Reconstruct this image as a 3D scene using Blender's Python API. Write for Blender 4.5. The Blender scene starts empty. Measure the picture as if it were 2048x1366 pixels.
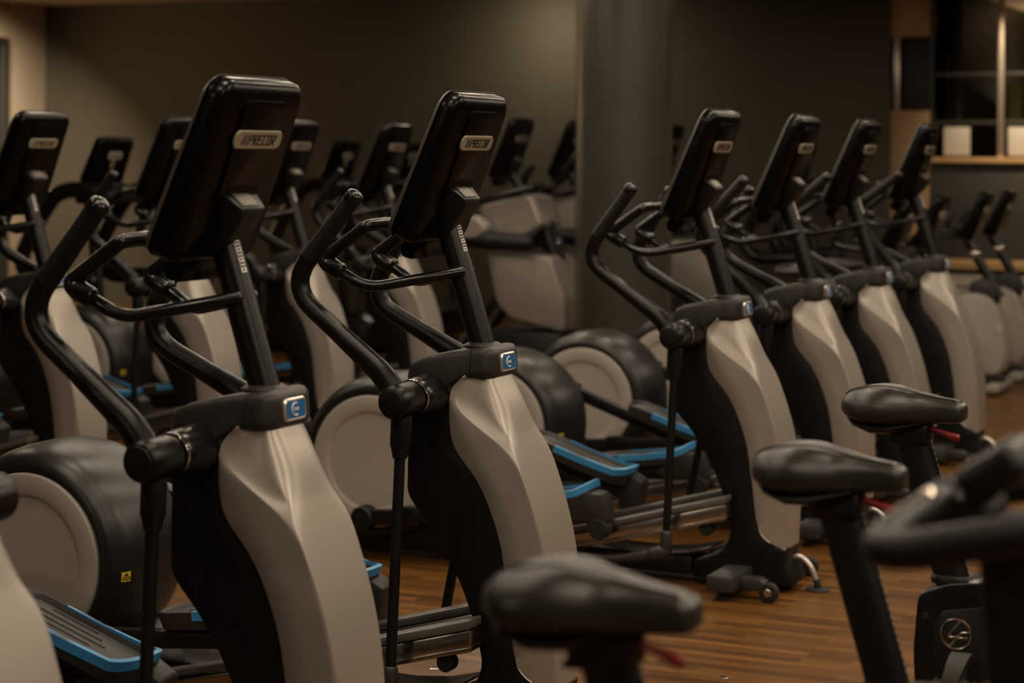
import bpy, bmesh, math, random
from math import sin, cos, pi, radians, sqrt, atan2
from mathutils import Vector, Matrix
random.seed(4)

# ------------------------------------------------------------------ camera, light, exposure
F_PX = 4011.0                       # focal length in pixels of the 2048 px wide frame
EYE = 1.563
ROW = radians(24.52)                # the rows of machines run this far off the view axis
CR, SR = cos(ROW), sin(ROW)
scn = bpy.context.scene
COL = scn.collection
cam_d = bpy.data.cameras.new('camera')
cam = bpy.data.objects.new('camera', cam_d)
COL.objects.link(cam)
cam.location = (0, 0, EYE)
cam.rotation_euler = (radians(90), -0.00694, 0)
cam_d.sensor_width = 36.0
cam_d.lens = F_PX / 2048 * 36.0
cam_d.shift_y = -378.9 / 2048
cam_d.clip_end = 100
cam_d.dof.use_dof = True
cam_d.dof.focus_distance = 5.35
cam_d.dof.aperture_fstop = 2.8
cam_d.dof.aperture_blades = 0
scn.camera = cam

scn.view_settings.view_transform = 'Standard'
scn.view_settings.look = 'None'
scn.view_settings.gamma = 1.0
scn.view_settings.use_curve_mapping = False
scn.view_settings.exposure = 0.15

world = bpy.data.worlds.new('world')
scn.world = world
world.use_nodes = True
bg = world.node_tree.nodes['Background']
bg.inputs[0].default_value = (1.0, 0.84, 0.64, 1)
bg.inputs[1].default_value = 0.008


def st(s, t, z=0.0):
    """s along the rows (away), t across them (towards the front of the machines)."""
    return Vector((s * SR + t * CR, s * CR - t * SR, z))


def lamp(name, p, size, power, aim=None, color=(1.0, 0.76, 0.50), size_y=None, spread=None):
    d = bpy.data.lights.new(name, 'AREA')
    if size_y:
        d.shape = 'RECTANGLE'; d.size = size; d.size_y = size_y
    else:
        d.shape = 'DISK'; d.size = size
    d.energy = power
    d.color = color
    if spread: d.spread = radians(spread)
    o = bpy.data.objects.new(name, d)
    COL.objects.link(o)
    o.location = p
    if aim is not None:
        o.rotation_euler = (Vector(aim) - Vector(p)).to_track_quat('-Z', 'Y').to_euler()
    else:
        o.rotation_euler = (0, 0, -ROW)
    return o


CEIL = 3.03
WARM = (1.0, .83, .63)
# recessed ceiling lamps over the aisles, a row at a time
for s_ in (2.0, 4.1, 6.2, 8.3, 10.4, 12.5, 15.2):  # the last one is added to light the half wall and upright bikes
    lamp('overhead_lamp', st(s_, .1, CEIL - .05), .32, 21, color=WARM)
for s_ in (3.0, 4.05, 5.1, 6.2, 7.2, 8.3, 9.4, 10.5, 12.6):
    lamp('overhead_lamp', st(s_, -3.6, CEIL - .05), .26, 7, color=WARM)
for s_ in (2.5, 3.6, 4.7, 5.8, 6.85, 7.9, 8.95, 10.1, 11.3):
    lamp('row_lamp', st(s_, -2.05, CEIL - .05), .22, 7.5, color=WARM)
for s_ in (6.9, 7.95, 9.05, 10.15, 11.3):
    lamp('row_lamp', st(s_, -5.15, CEIL - .05), .22, 7, color=WARM)
for s_ in (6.6, 9.0, 11.4, 13.8):
    lamp('overhead_lamp', st(s_, -6.5, CEIL - .05), .30, 9, color=WARM)
# fill lights added over the free floor on the camera's side
for s_, t_, p_ in ((-1.2, -3.9, 34), (1.0, 1.8, 34), (4.4, 1.9, 30), (7.8, 1.9, 30)):
    lamp('fill_light', st(s_, t_, CEIL - .05), .5, p_, color=WARM)
# lamp beside the column washing the dark wall, another over the cream wall
lamp('wall_washer', Vector((.15, 17.55, CEIL - .08)), .3, 11, aim=(.55, 18.4, 1.2), color=WARM)
lamp('wall_washer', Vector((-4.85, 18.3, CEIL - .05)), .4, 95, aim=(-5.50, 19.1, 1.5), color=WARM, spread=116)
pl_ = Vector((3.2, 17.0, 0)) + Vector((CR, -SR, 0)) * .9 - Vector((SR, CR, 0)) * 1.1  # unseen lamp added to brighten the tan wall end, partition and bikes
lamp('overhead_lamp', (pl_.x, pl_.y, CEIL - .05), .3, 8, aim=(pl_.x + .9, pl_.y + .9, 1.4), color=(1.0, .78, .52), spread=75)
# uplight added out of view behind the half wall to brighten the ceiling
lamp('hidden_uplight', Vector((5.6, 19.6, 2.0)), .5, 10, aim=(5.6, 19.7, 3.0), color=(1.0, .74, .46))

# ------------------------------------------------------------------ materials
def mat(name, col, rough=.5, metal=0.0, bump=0.0, bscale=300, var=0.0, vscale=8, spec=.5, coat=0.0):
    m = bpy.data.materials.new(name)
    m.use_nodes = True
    nt = m.node_tree
    b = nt.nodes['Principled BSDF']
    b.inputs['Base Color'].default_value = (*col, 1)
    b.inputs['Roughness'].default_value = rough
    b.inputs['Metallic'].default_value = metal
    b.inputs['Specular IOR Level'].default_value = spec
    if coat:
        b.inputs['Coat Weight'].default_value = coat
        b.inputs['Coat Roughness'].default_value = .15
    tc = nt.nodes.new('ShaderNodeTexCoord')
    if bump:
        n = nt.nodes.new('ShaderNodeTexNoise')
        n.inputs['Scale'].default_value = bscale
        n.inputs['Detail'].default_value = 3
        bp = nt.nodes.new('ShaderNodeBump')
        bp.inputs['Strength'].default_value = bump
        bp.inputs['Distance'].default_value = .002
        nt.links.new(tc.outputs['Object'], n.inputs['Vector'])
        nt.links.new(n.outputs['Fac'], bp.inputs['Height'])
        nt.links.new(bp.outputs['Normal'], b.inputs['Normal'])
    if var:
        n = nt.nodes.new('ShaderNodeTexNoise')
        n.inputs['Scale'].default_value = vscale
        n.inputs['Detail'].default_value = 5
        r = nt.nodes.new('ShaderNodeMapRange')
        r.inputs[3].default_value = rough - var
        r.inputs[4].default_value = rough + var
        nt.links.new(tc.outputs['Object'], n.inputs['Vector'])
        nt.links.new(n.outputs['Fac'], r.inputs[0])
        nt.links.new(r.outputs[0], b.inputs['Roughness'])
    return m


M = {}
M['silver'] = mat('silver_plastic', (.40, .362, .322), .36, .38, .06, 900, spec=.6)
M['disc'] = mat('disc_plastic', (.40, .362, .325), .5, .0, .06, 900, spec=.4)
M['black'] = mat('black_plastic', (.0065, .006, .0055), .42, 0, .10, 700, .06, 10, spec=.4)
M['shell'] = mat('shell_plastic', (.0050, .0046, .0042), .5, 0, .12, 600, spec=.3)
M['gloss'] = mat('gloss_black', (.006, .0056, .0052), .26, 0, 0, 300, .06, 14)
M['console'] = mat('console_black', (.0022, .0020, .0018), .27, 0, .03, 500, spec=.20)
M['bezel'] = mat('console_bezel', (.055, .050, .044), .36, 0, .05, 500)
M['drum'] = mat('drum_plastic', (.010, .0095, .009), .36, 0, .05, 400, .07, 9, spec=.55)
M['cover'] = mat('charcoal_plastic', (.026, .0243, .0225), .44, 0, .12, 700, spec=.4)
M['tube'] = mat('black_powder_coat', (.0065, .006, .0056), .27, 0, .16, 900, spec=.34)
M['grip'] = mat('grip_rubber', (.007, .0066, .0062), .46, 0, .3, 500, spec=.4)
M['chrome'] = mat('chrome', (.72, .68, .62), .12, 1.0)
M['badge_rim'] = mat('satin_badge_rim', (.80, .76, .68), .32, .85)
M['steel'] = mat('brushed_steel', (.50, .45, .38), .24, 1.0, .05, 200)
M['railtop'] = mat('grey_rail', (.12, .112, .105), .42, .2, .05, 400)
M['blue'] = mat('blue_trim', (.055, .30, .62), .38, 0, .04, 500)
M['badgeblue'] = mat('blue_badge', (.03, .16, .40), .2, 0, coat=.6)
M['white'] = mat('white_print', (.75, .72, .66), .5)
M['plate'] = mat('name_plate_grey', (.40, .35, .265), .4, .3)
M['ink'] = mat('black_ink', (.012, .011, .010), .6)
M['label'] = mat('grey_label', (.09, .084, .075), .45)
M['yellow'] = mat('yellow_label', (.72, .50, .03), .5)
M['tread'] = mat('pedal_rubber', (.055, .05, .045), .62, 0, .25, 260)
M['pedal'] = mat('pedal_plastic', (.034, .0325, .0305), .42, 0, .08, 500)
M['seat'] = mat('seat_vinyl', (.022, .020, .017), .31, 0, .22, 700, .05, 9)
M['red'] = mat('red_lever', (.24, .016, .018), .32)
M['screen'] = mat('dark_screen', (.004, .004, .005), .08, 0, coat=.5)
M['rubber'] = mat('tyre_rubber', (.012, .011, .011), .7)
M['cable'] = mat('braided_cable', (.62, .58, .52), .3, .7, .3, 400)
M['bikesilver'] = mat('bike_silver', (.38, .35, .315), .4, .1, .05, 700)

# ------------------------------------------------------------------ mesh helpers
def lerp(a, b, f): return a + (b - a) * f


def table(tab, z):
    """piecewise linear lookup; tab = [(z, value)...] in rising z"""
    if z <= tab[0][0]: return tab[0][1]
    for (a, va), (b, vb) in zip(tab, tab[1:]):
        if z <= b: return lerp(va, vb, (z - a) / (b - a))
    return tab[-1][1]


def smooth_list(v, n=2, passes=2):
    for _ in range(passes):
        w = list(v)
        for i in range(len(v)):
            k = min(n, i, len(v) - 1 - i)
            w[i] = sum(v[i - k:i + k + 1]) / (2 * k + 1)
        v = w
    return v


def fillet(pts, r, n=6):
    """round the corners of a polyline; r a radius or list per corner"""
    pts = [Vector(p) for p in pts]
    out = [pts[0]]
    for i in range(1, len(pts) - 1):
        rr = r[i - 1] if isinstance(r, (list, tuple)) else r
        a, b, c = pts[i - 1], pts[i], pts[i + 1]
        u, w = (a - b), (c - b)
        d = min(rr, u.length * .49, w.length * .49)
        p, q = b + u.normalized() * d, b + w.normalized() * d
        for k in range(n + 1):
            f = k / n
            out.append(p * (1 - f) ** 2 + b * 2 * f * (1 - f) + q * f * f)
    out.append(pts[-1])
    return out


class MB:
    def __init__(s): s.bm = bmesh.new()

    def ring_loft(s, rings, cap=True, close=True):
        vs = [[s.bm.verts.new(p) for p in r] for r in rings]
        n = len(vs[0])
        for a, b in zip(vs, vs[1:]):
            for i in range(n if close else n - 1):
                j = (i + 1) % n
                try: s.bm.faces.new((a[i], a[j], b[j], b[i]))
                except ValueError: pass
        if cap and close:
            for r in (vs[0], vs[-1]):
                try: s.bm.faces.new(r)
                except ValueError: pass
        return s

    def tube(s, pts, rad, seg=14, flat=1.0, caps=True, up=None):
        """swept tube; rad a number or one per point; flat scales the second axis; rounded ends"""
        pts = [Vector(p) for p in pts]
        n = len(pts)
        rad = [rad] * n if not isinstance(rad, (list, tuple)) else list(rad)
        tan = []
        for i in range(n):
            a, b = pts[max(0, i - 1)], pts[min(n - 1, i + 1)]
            tan.append((b - a).normalized())
        ref = Vector(up) if up else (Vector((0, 1, 0)) if abs(tan[0].y) < .9 else Vector((1, 0, 0)))
        u = (ref - tan[0] * ref.dot(tan[0])).normalized()
        rings = []
        def ring(c, t, u, r):
            w = t.cross(u)
            return [c + (u * cos(2 * pi * k / seg) * flat + w * sin(2 * pi * k / seg)) * r for k in range(seg)]
        frames = []
        for i in range(n):
            t = tan[i]
            u = (u - t * u.dot(t)).normalized()
            frames.append((pts[i], t, u.copy(), rad[i]))
        if caps:
            c, t, uu, r = frames[0]
            for k in (0, 1, 2):
                a = radians(12 + 26 * k)
                rings.append(ring(c - t * r * .5 * cos(a), t, uu, r * sin(a)))
        for c, t, uu, r in frames: rings.append(ring(c, t, uu, r))
        if caps:
            c, t, uu, r = frames[-1]
            for k in (2, 1, 0):
                a = radians(12 + 26 * k)
                rings.append(ring(c + t * r * .5 * cos(a), t, uu, r * sin(a)))
        return s.ring_loft(rings)

    def lathe(s, prof, c=(0, 0, 0), axis='y', seg=32, sx=1.0, sz=1.0, cap=True):
        """prof = [(radius, offset along axis)...]"""
        c = Vector(c)
        rings = []
        for r, h in prof:
            ring = []
            for k in range(seg):
                a = 2 * pi * k / seg
                p, q = r * cos(a) * sx, r * sin(a) * sz
                v = {'y': (p, h, q), 'x': (h, p, q), 'z': (p, q, h)}[axis]
                ring.append(c + Vector(v))
            rings.append(ring)
        return s.ring_loft(rings, cap)

    def prism(s, prof, y0, y1, bevel=.004, seg=2):
        """polygon in (x, z) extruded along y, edges bevelled"""
        t = bmesh.new()
        a = [t.verts.new((x, y0, z)) for x, z in prof]
        b = [t.verts.new((x, y1, z)) for x, z in prof]
        t.faces.new(a); t.faces.new(b[::-1])
        n = len(a)
        for i in range(n):
            j = (i + 1) % n
            t.faces.new((a[j], a[i], b[i], b[j]))
        return s.take(t, bevel, seg)

    def box(s, c, d, bevel=.004, seg=2, rot=None):
        t = bmesh.new()
        bmesh.ops.create_cube(t, size=1)
        bmesh.ops.scale(t, vec=d, verts=t.verts)
        if bevel: bmesh.ops.bevel(t, geom=t.edges[:], offset=min(bevel, min(d) * .45), segments=seg, profile=.5, affect='EDGES')
        if rot is not None: bmesh.ops.transform(t, matrix=rot, verts=t.verts)
        bmesh.ops.translate(t, vec=c, verts=t.verts)
        return s.take(t, 0)

    def take(s, t, bevel=0, seg=2):
        bmesh.ops.recalc_face_normals(t, faces=t.faces[:])
        if bevel: bmesh.ops.bevel(t, geom=t.edges[:], offset=bevel, segments=seg, profile=.5, affect='EDGES', clamp_overlap=True)
        me = bpy.data.meshes.new('tmp')
        t.to_mesh(me); t.free()
        s.bm.from_mesh(me)
        bpy.data.meshes.remove(me)
        return s

    def xform(s, m):
        bmesh.ops.transform(s.bm, matrix=m, verts=s.bm.verts); return s

    def build(s, name, m, parent=None, loc=(0, 0, 0), rot=(0, 0, 0), angle=38, smooth=True):
        bmesh.ops.recalc_face_normals(s.bm, faces=s.bm.faces[:])
        me = bpy.data.meshes.new(name)
        s.bm.to_mesh(me); s.bm.free()
        me.materials.append(M[m] if isinstance(m, str) else m)
        if smooth:
            for p in me.polygons: p.use_smooth = True
            me.set_sharp_from_angle(angle=radians(angle))
        o = bpy.data.objects.new(name, me)
        COL.objects.link(o)
        o.location = loc; o.rotation_euler = rot
        if parent: o.parent = parent
        return o


def empty(name, loc=(0, 0, 0), rz=0.0):
    o = bpy.data.objects.new(name, None)
    o.empty_display_size = .1
    COL.objects.link(o)
    o.location = loc; o.rotation_euler = (0, 0, rz)
    return o


def tag(o, label=None, cat=None, group=None, kind=None):
    if label: o['label'] = label
    if cat: o['category'] = cat
    if group: o['group'] = group
    if kind: o['kind'] = kind
    return o


def copy_tree(o, parent=None):
    c = o.copy(); COL.objects.link(c)
    if parent: c.parent = parent
    for ch in list(o.children): copy_tree(ch, c)
    return c


def kids(o, name):
    return [c for c in o.children if c.name.split('.')[0] == name]


def letters(word, h, w, gap, stroke, shear=0.0, th=.0012):
    """squared capital letters as solid strokes, in the x-z plane facing -y, origin at lower left"""
    S = stroke
    G = {'P': [(0, 0, S, h), (S, h - S, w, h), (w - S, h * .45, w, h), (S, h * .45, w, h * .45 + S)],
         'R': [(0, 0, S, h), (S, h - S, w, h), (w - S, h * .45, w, h), (S, h * .45, w, h * .45 + S)],
         'E': [(0, 0, S, h), (S, h - S, w, h), (S, h * .46, w * .9, h * .46 + S), (S, 0, w, S)],
         'C': [(0, 0, S, h), (S, h - S, w, h), (S, 0, w, S)],
         'O': [(0, 0, S, h), (w - S, 0, w, h), (S, h - S, w - S, h), (S, 0, w - S, S)],
         '/': [(w * .3, 0, w * .3 + S * .8, h)]}
    b = MB(); x = 0
    for ch in word:
        ww = w * .34 if ch == '/' else w
        for x0, z0, x1, z1 in G[ch]:
            if ch == '/': x0, x1 = 0, S * .75
            b.box(((x0 + x1) / 2 + x, 0, (z0 + z1) / 2), (x1 - x0, th, z1 - z0), 0)
        if ch == 'R': b.prism([(x + w * .36, h * .46), (x + w * .36 + S * 1.15, h * .46), (x + w + S * .15, 0), (x + w - S, 0)], -th / 2, th / 2, 0)
        x += ww + gap
    for v in b.bm.verts: v.co.x += v.co.z * shear
    return b, x - gap

# ------------------------------------------------------------------ floor, walls, ceiling
def wood_floor_mat():
    m = bpy.data.materials.new('strip_parquet'); m.use_nodes = True
    nt = m.node_tree; L = nt.links; b = nt.nodes['Principled BSDF']
    tc = nt.nodes.new('ShaderNodeTexCoord')
    mp = nt.nodes.new('ShaderNodeMapping'); mp.inputs['Rotation'].default_value = (0, 0, ROW)
    L.new(tc.outputs['Object'], mp.inputs['Vector'])
    br = nt.nodes.new('ShaderNodeTexBrick')
    b.inputs['Specular IOR Level'].default_value = .28
    br.offset = .37; br.offset_frequency = 2; br.squash = 1
    br.inputs['Color1'].default_value = (0, 0, 0, 1); br.inputs['Color2'].default_value = (1, 1, 1, 1)
    br.inputs['Mortar'].default_value = (.3, .3, .3, 1)
    br.inputs['Scale'].default_value = 1
    br.inputs['Mortar Size'].default_value = .0006
    br.inputs['Brick Width'].default_value = .40
    br.inputs['Row Height'].default_value = .046
    L.new(mp.outputs[0], br.inputs['Vector'])
    st_ = nt.nodes.new('ShaderNodeMapping'); st_.inputs['Scale'].default_value = (2.2, 38, 1)
    L.new(mp.outputs[0], st_.inputs['Vector'])
    n = nt.nodes.new('ShaderNodeTexNoise'); n.inputs['Scale'].default_value = 1.0; n.inputs['Detail'].default_value = 6
    L.new(st_.outputs[0], n.inputs['Vector'])
    mx = nt.nodes.new('ShaderNodeMix'); mx.data_type = 'FLOAT'; mx.inputs[0].default_value = .42
    L.new(br.outputs['Color'], mx.inputs[2]); L.new(n.outputs['Fac'], mx.inputs[3])
    cr = nt.nodes.new('ShaderNodeValToRGB')
    e = cr.color_ramp.elements
    e[0].position = .12; e[0].color = (.062, .025, .0055, 1)
    e[1].position = .88; e[1].color = (.215, .098, .022, 1)
    x = e.new(.5); x.color = (.125, .052, .011, 1)
    L.new(mx.outputs[0], cr.inputs[0]); L.new(cr.outputs[0], b.inputs['Base Color'])
    r = nt.nodes.new('ShaderNodeMapRange'); r.inputs[3].default_value = .26; r.inputs[4].default_value = .42
    L.new(n.outputs['Fac'], r.inputs[0]); L.new(r.outputs[0], b.inputs['Roughness'])
    bp = nt.nodes.new('ShaderNodeBump'); bp.inputs['Strength'].default_value = .12; bp.inputs['Distance'].default_value = .003
    L.new(n.outputs['Fac'], bp.inputs['Height']); L.new(bp.outputs[0], b.inputs['Normal'])
    return m


def wall_mat(name, col, rough=.85, amount=.25, scale=1.6):
    m = bpy.data.materials.new(name); m.use_nodes = True
    nt = m.node_tree; L = nt.links; b = nt.nodes['Principled BSDF']
    tc = nt.nodes.new('ShaderNodeTexCoord')
    n = nt.nodes.new('ShaderNodeTexNoise'); n.inputs['Scale'].default_value = scale; n.inputs['Detail'].default_value = 6
    L.new(tc.outputs['Object'], n.inputs['Vector'])
    mx = nt.nodes.new('ShaderNodeMix'); mx.data_type = 'RGBA'
    mx.inputs[6].default_value = tuple(c * (1 - amount) for c in col) + (1,)
    mx.inputs[7].default_value = tuple(c * (1 + amount) for c in col) + (1,)
    L.new(n.outputs['Fac'], mx.inputs[0]); L.new(mx.outputs[2], b.inputs['Base Color'])
    b.inputs['Roughness'].default_value = rough
    n2 = nt.nodes.new('ShaderNodeTexNoise'); n2.inputs['Scale'].default_value = 120
    L.new(tc.outputs['Object'], n2.inputs['Vector'])
    bp = nt.nodes.new('ShaderNodeBump'); bp.inputs['Strength'].default_value = .08
    L.new(n2.outputs['Fac'], bp.inputs['Height']); L.new(bp.outputs[0], b.inputs['Normal'])
    return m


M['floor'] = wood_floor_mat()
M['wall_dark'] = wall_mat('dark_olive_wall', (.085, .074, .050), .8, .12)
M['wall_light'] = wall_mat('cream_wall', (.62, .50, .36), .85, .05)
M['ceiling'] = wall_mat('cream_ceiling', (.42, .33, .22), .9, .05)
M['concrete'] = wall_mat('dark_column_metal', (.050, .045, .033), .36, .35, 2.2)
M['tan'] = wall_mat('tan_wood_panel', (.42, .27, .13), .6, .15, 3)
M['dark_panel'] = wall_mat('dark_counter_panel', (.030, .027, .022), .6, .15)
M['ledge'] = wall_mat('oak_ledge', (.50, .32, .14), .45, .15, 5)
M['pane_white'] = wall_mat('frosted_white_panel', (.60, .54, .46), .5, .04)
M['pane_green'] = wall_mat('olive_green_panel', (.30, .30, .07), .5, .1)
M['pane_dark'] = wall_mat('dark_niche', (.022, .018, .012), .5, .2)
M['frame_dark'] = wall_mat('dark_window_frame', (.035, .030, .024), .4, .1)
M['post_metal'] = mat('bright_post_metal', (.80, .68, .56), .3, .85)


def wbox(name, a, b, z0, z1, depth, m, kind='structure', parent=None, off=0.0, bevel=0.004):
    """upright slab from ground point a to b, given depth away from the viewer side"""
    a, b = Vector(a[:2]), Vector(b[:2])
    d = (b - a); ln = d.length; ang = atan2(d.y, d.x)
    nrm = Vector((-d.y, d.x)).normalized()
    c = (a + b) / 2 + nrm * (depth / 2 + off)
    mb = MB().box((0, 0, 0), (ln, depth, z1 - z0), bevel)
    o = mb.build(name, m, None, (c.x, c.y, (z0 + z1) / 2), (0, 0, ang))
    if kind: o['kind'] = kind
    if parent:
        o.parent = parent
        o.matrix_parent_inverse = Matrix.Identity(4)
    return o


mb = MB().box((0, 10, -.05), (26, 34, .1), 0)
tag(mb.build('floor', 'floor'), kind='structure')
mb = MB().box((0, 11, CEIL + .05), (26, 32, .1), 0)
tag(mb.build('ceiling', 'ceiling'), kind='structure')

W0 = Vector((3.20, 17.0))                   # right end of the dark wall
WD = Vector((CR, -SR))                      # it runs like the machines' long axis
WC = W0 - WD * 8.80                         # its corner with the cream wall
wbox('wall_back', WC, W0, 0, CEIL, .2, 'wall_dark')
LD = Vector((-SR, -CR))
wbox('wall_left', WC + LD * 16, WC + LD * .0, 0, CEIL, .2, 'wall_light')
# dark-framed doorway at the far left edge
p0, p1 = WC + LD * .66, WC + LD * 1.66
d = empty('door_1', (p0.x, p0.y, 0)); d['kind'] = 'structure'
d.rotation_euler = (0, 0, 0)
def door_piece(name, u0, u1, z0, z1, m, th, off):
    a, b = WC + LD * u1, WC + LD * u0
    o = wbox(name, a, b, z0, z1, th, m, None, None, off)
    o.location = o.location - d.location
    o.parent = d
    return o
door_piece('door_frame', .66, .74, 0, 2.67, 'frame_dark', .06, -.06)
door_piece('door_frame', 1.58, 1.66, 0, 2.67, 'frame_dark', .06, -.06)
door_piece('door_frame', .74, 1.58, 2.59, 2.67, 'frame_dark', .06, -.06)
door_piece('door_leaf', .74, 1.58, 0.01, 2.59, 'dark_panel', .03, -.032)

# round column
mb = MB().lathe([(.302, 0), (.302, CEIL)], axis='z', seg=72, cap=True)
COLP = Vector((.70, 12.55, 0))
tag(mb.build('column', 'concrete', None, COLP, angle=30), kind='structure')
bpy.data.objects['column'].name = 'trim_1'

# ------------------------------------------------------------------ elliptical trainer
HUB = (-.175, .914)       # arm pivot (x, z)
REAR = [(.03, -.17), (.10, -.165), (.115, -.10), (.135, -.06), (.16, -.035), (.21, -.02), (.305, -.04), (.41, -.083), (.5, -.132), (.575, -.187), (.61, -.222), (.645, -.247), (.81, -.245), (.97, -.245)]
SEAM = [(.155, .184), (.159, .168), (.168, .146), (.181, .124), (.21, .098), (.24, .084), (.29, .076), (.36, .068), (.44, .058), (.525, .044), (.585, .025), (.645, 0.0), (.69, -.024), (.727, -.054), (.757, -.083), (.79, -.104), (.85, -.111), (.92, -.110), (.945, -.103), (.960, -.088), (.968, -.070)]
FRONT = [(.03, .215), (.05, .215), (.12, .186), (.15, .190), (.22, .192), (.3, .191), (.4, .184), (.5, .168), (.56, .155), (.62, .138), (.7, .108), (.76, .084), (.80, .067), (.875, .032), (.93, .008), (.968, -.008)]
CREASE = [(.15, .146), (.22, .150), (.3, .162), (.40, .170), (.488, .163), (.56, .148), (.642, .124), (.70, .104), (.735, .090), (.765, .070), (.79, .046), (.807, .024), (.83, -.016), (.853, -.046), (.875, -.078), (.90, -.102), (.968, -.07)]
CRY = [(.15, .104), (.5, .108), (.7, .114), (.80, .120), (.90, .124), (.93, .114), (.968, .098)]


def shroud_mesh():
    zs = [.156 + (.968 - .156) * i / 100 for i in range(101)]
    xs = smooth_list([table(SEAM, z) for z in zs], 2, 2)
    xf = smooth_list([table(FRONT, z) for z in zs], 3, 3)
    xc = smooth_list([table(CREASE, z) for z in zs], 2, 2)
    yc = smooth_list([table(CRY, z) for z in zs], 4, 2)
    rings = []
    for z, s_, f, c, y in zip(zs, xs, xf, xc, yc):
        f = max(f, s_ + .004); c = min(max(c, min(s_, .088) + .003), f - .001)
        low = max(0, min(1, (.42 - z) / .22))
        ys = .1225 if z < .915 else lerp(.1225, .113, (z - .915) / .053)
        y = min(y, ys)
        sb = min(s_, .088)
        half = [(sb + .001, ys - .018), (sb, ys - .004), (lerp(sb, c, .03) + .002, ys), (lerp(sb, c, .5), lerp(ys, y, .5) + .001)]
        a = Vector((lerp(sb, c, .5), lerp(ys, y, .5))); b = Vector((c, y))
        span = f - c
        bev = min(.026, span * .5)
        drop = bev * .82
        e = Vector((c + bev, y - drop))
        r1 = b + (a - b).normalized() * min(.006 + .03 * low, (a - b).length * .6)
        r2 = b + (e - b).normalized() * min(.006 + .03 * low, (e - b).length * .6)
        for k in range(4):
            q = k / 3
            p = r1 * (1 - q) ** 2 + b * 2 * q * (1 - q) + r2 * q * q
            half.append((p.x, p.y))
        # the front closes as a squarish curve from the bevel to the centre line
        up_ = max(0, min(1, (z - .70) / .16))
        nn = lerp(5.0 - 2.2 * low, 3.4, up_)
        fx = f + (f - e.x) * lerp(.03, .10, up_)
        for k in range(1, 12):
            th = pi / 2 * k / 11
            half.append((e.x + (fx - e.x) * sin(th) ** (2 / nn), e.y * max(0, cos(th)) ** (2 / nn) if k < 11 else 0))
        # the seam trims the outline low down where it runs under the front
        tr = None
        for (x0, y0_), (x1, y1_) in zip(half[1:], half[2:]):
            if x0 <= s_ <= x1:
                tr = (s_, lerp(y0_, y1_, (s_ - x0) / max(1e-6, x1 - x0)))
        if tr: half = [tr if p[0] < s_ else p for p in half]
        ring = [(x, -yy, z) for x, yy in half] + [(x, yy, z) for x, yy in half[-2::-1]]
        rings.append(ring)
    b = MB().ring_loft(rings, cap=False, close=False)
    # back skin closes it
    return b


def shell_mesh():
    n = 70
    zs = [.03 + (.968 - .03) * i / n for i in range(n + 1)]
    xr = smooth_list([table(REAR, z) for z in zs], 1, 1)
    rings = []
    for z, r in zip(zs, xr):
        f = table(FRONT, z) - .006
        if z > .170: f = min(f, table(SEAM, z) + .014)
        elif z > .150: f = lerp(f, table(SEAM, .170) + .014, (z - .150) / .020)
        f = max(f, r + .05)
        hw = .116 if z < .92 else lerp(.116, .090, (z - .92) / .05)
        if z < .17: hw = lerp(.104, .117, (z - .03) / .14)
        fw = hw if z > .17 else hw * .93
        R = .028
        half = [(r, 0), (r, hw - R), (r + R * .3, hw - R * .3), (r + R, hw), (lerp(r, f, .6), hw), (f - .03, fw), (f - .008, fw - .008), (f, fw - .03), (f, 0)]
        rings.append([(x, -y, z) for x, y in half] + [(x, y, z) for x, y in half[-2:0:-1]])
    return MB().ring_loft(rings)


def cover_loft(secs):
    rings = []
    for x, hw, zb, zt in secs:
        R = min(.020, (zt - zb) * .40, hw * .5)
        ring = []
        for cx, cz, a0 in ((hw - R, zb + R, -90), (hw * .93 - R, zt - R, 0), (-hw * .93 + R, zt - R, 90), (-hw + R, zb + R, 180)):
            for k in range(5):
                a = radians(a0 + 90 * k / 4)
                ring.append((x, cx + R * cos(a), cz + R * sin(a)))
        rings.append(ring)
    return MB().ring_loft(rings)


def rrect(w0, w1, z0, z1, r, n=6):
    """rounded rectangle points (y, z)"""
    out = []
    for cy, cz, a0 in ((w1 - r, z0 + r, -90), (w1 - r, z1 - r, 0), (w0 + r, z1 - r, 90), (w0 + r, z0 + r, 180)):
        for k in range(n + 1):
            a = radians(a0 + 90 * k / n)
            out.append((cy + r * cos(a), cz + r * sin(a)))
    return out


def console_mesh(w=.170, z0=-.298, z1=.126, t0=.056, t1=.090):
    def thick(z): return lerp(t1, t0, (z - z0) / (z1 - z0))
    rings = []
    for f, ins in ((0, .026), (.03, .014), (.12, .005), (.26, .0), (.72, .0), (.86, .003), (.96, .009), (1.0, .016)):
        ring = []
        for y, z in rrect(-w + ins, w - ins, z0 + ins, z1 - ins, .046 - ins * .5):
            # back swells a little towards the middle
            ring.append((-thick(z) * f + (.006 * (1 - (y / w) ** 2) if f < .01 else 0), y, z))
        rings.append(ring)
    return MB().ring_loft(rings)


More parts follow.
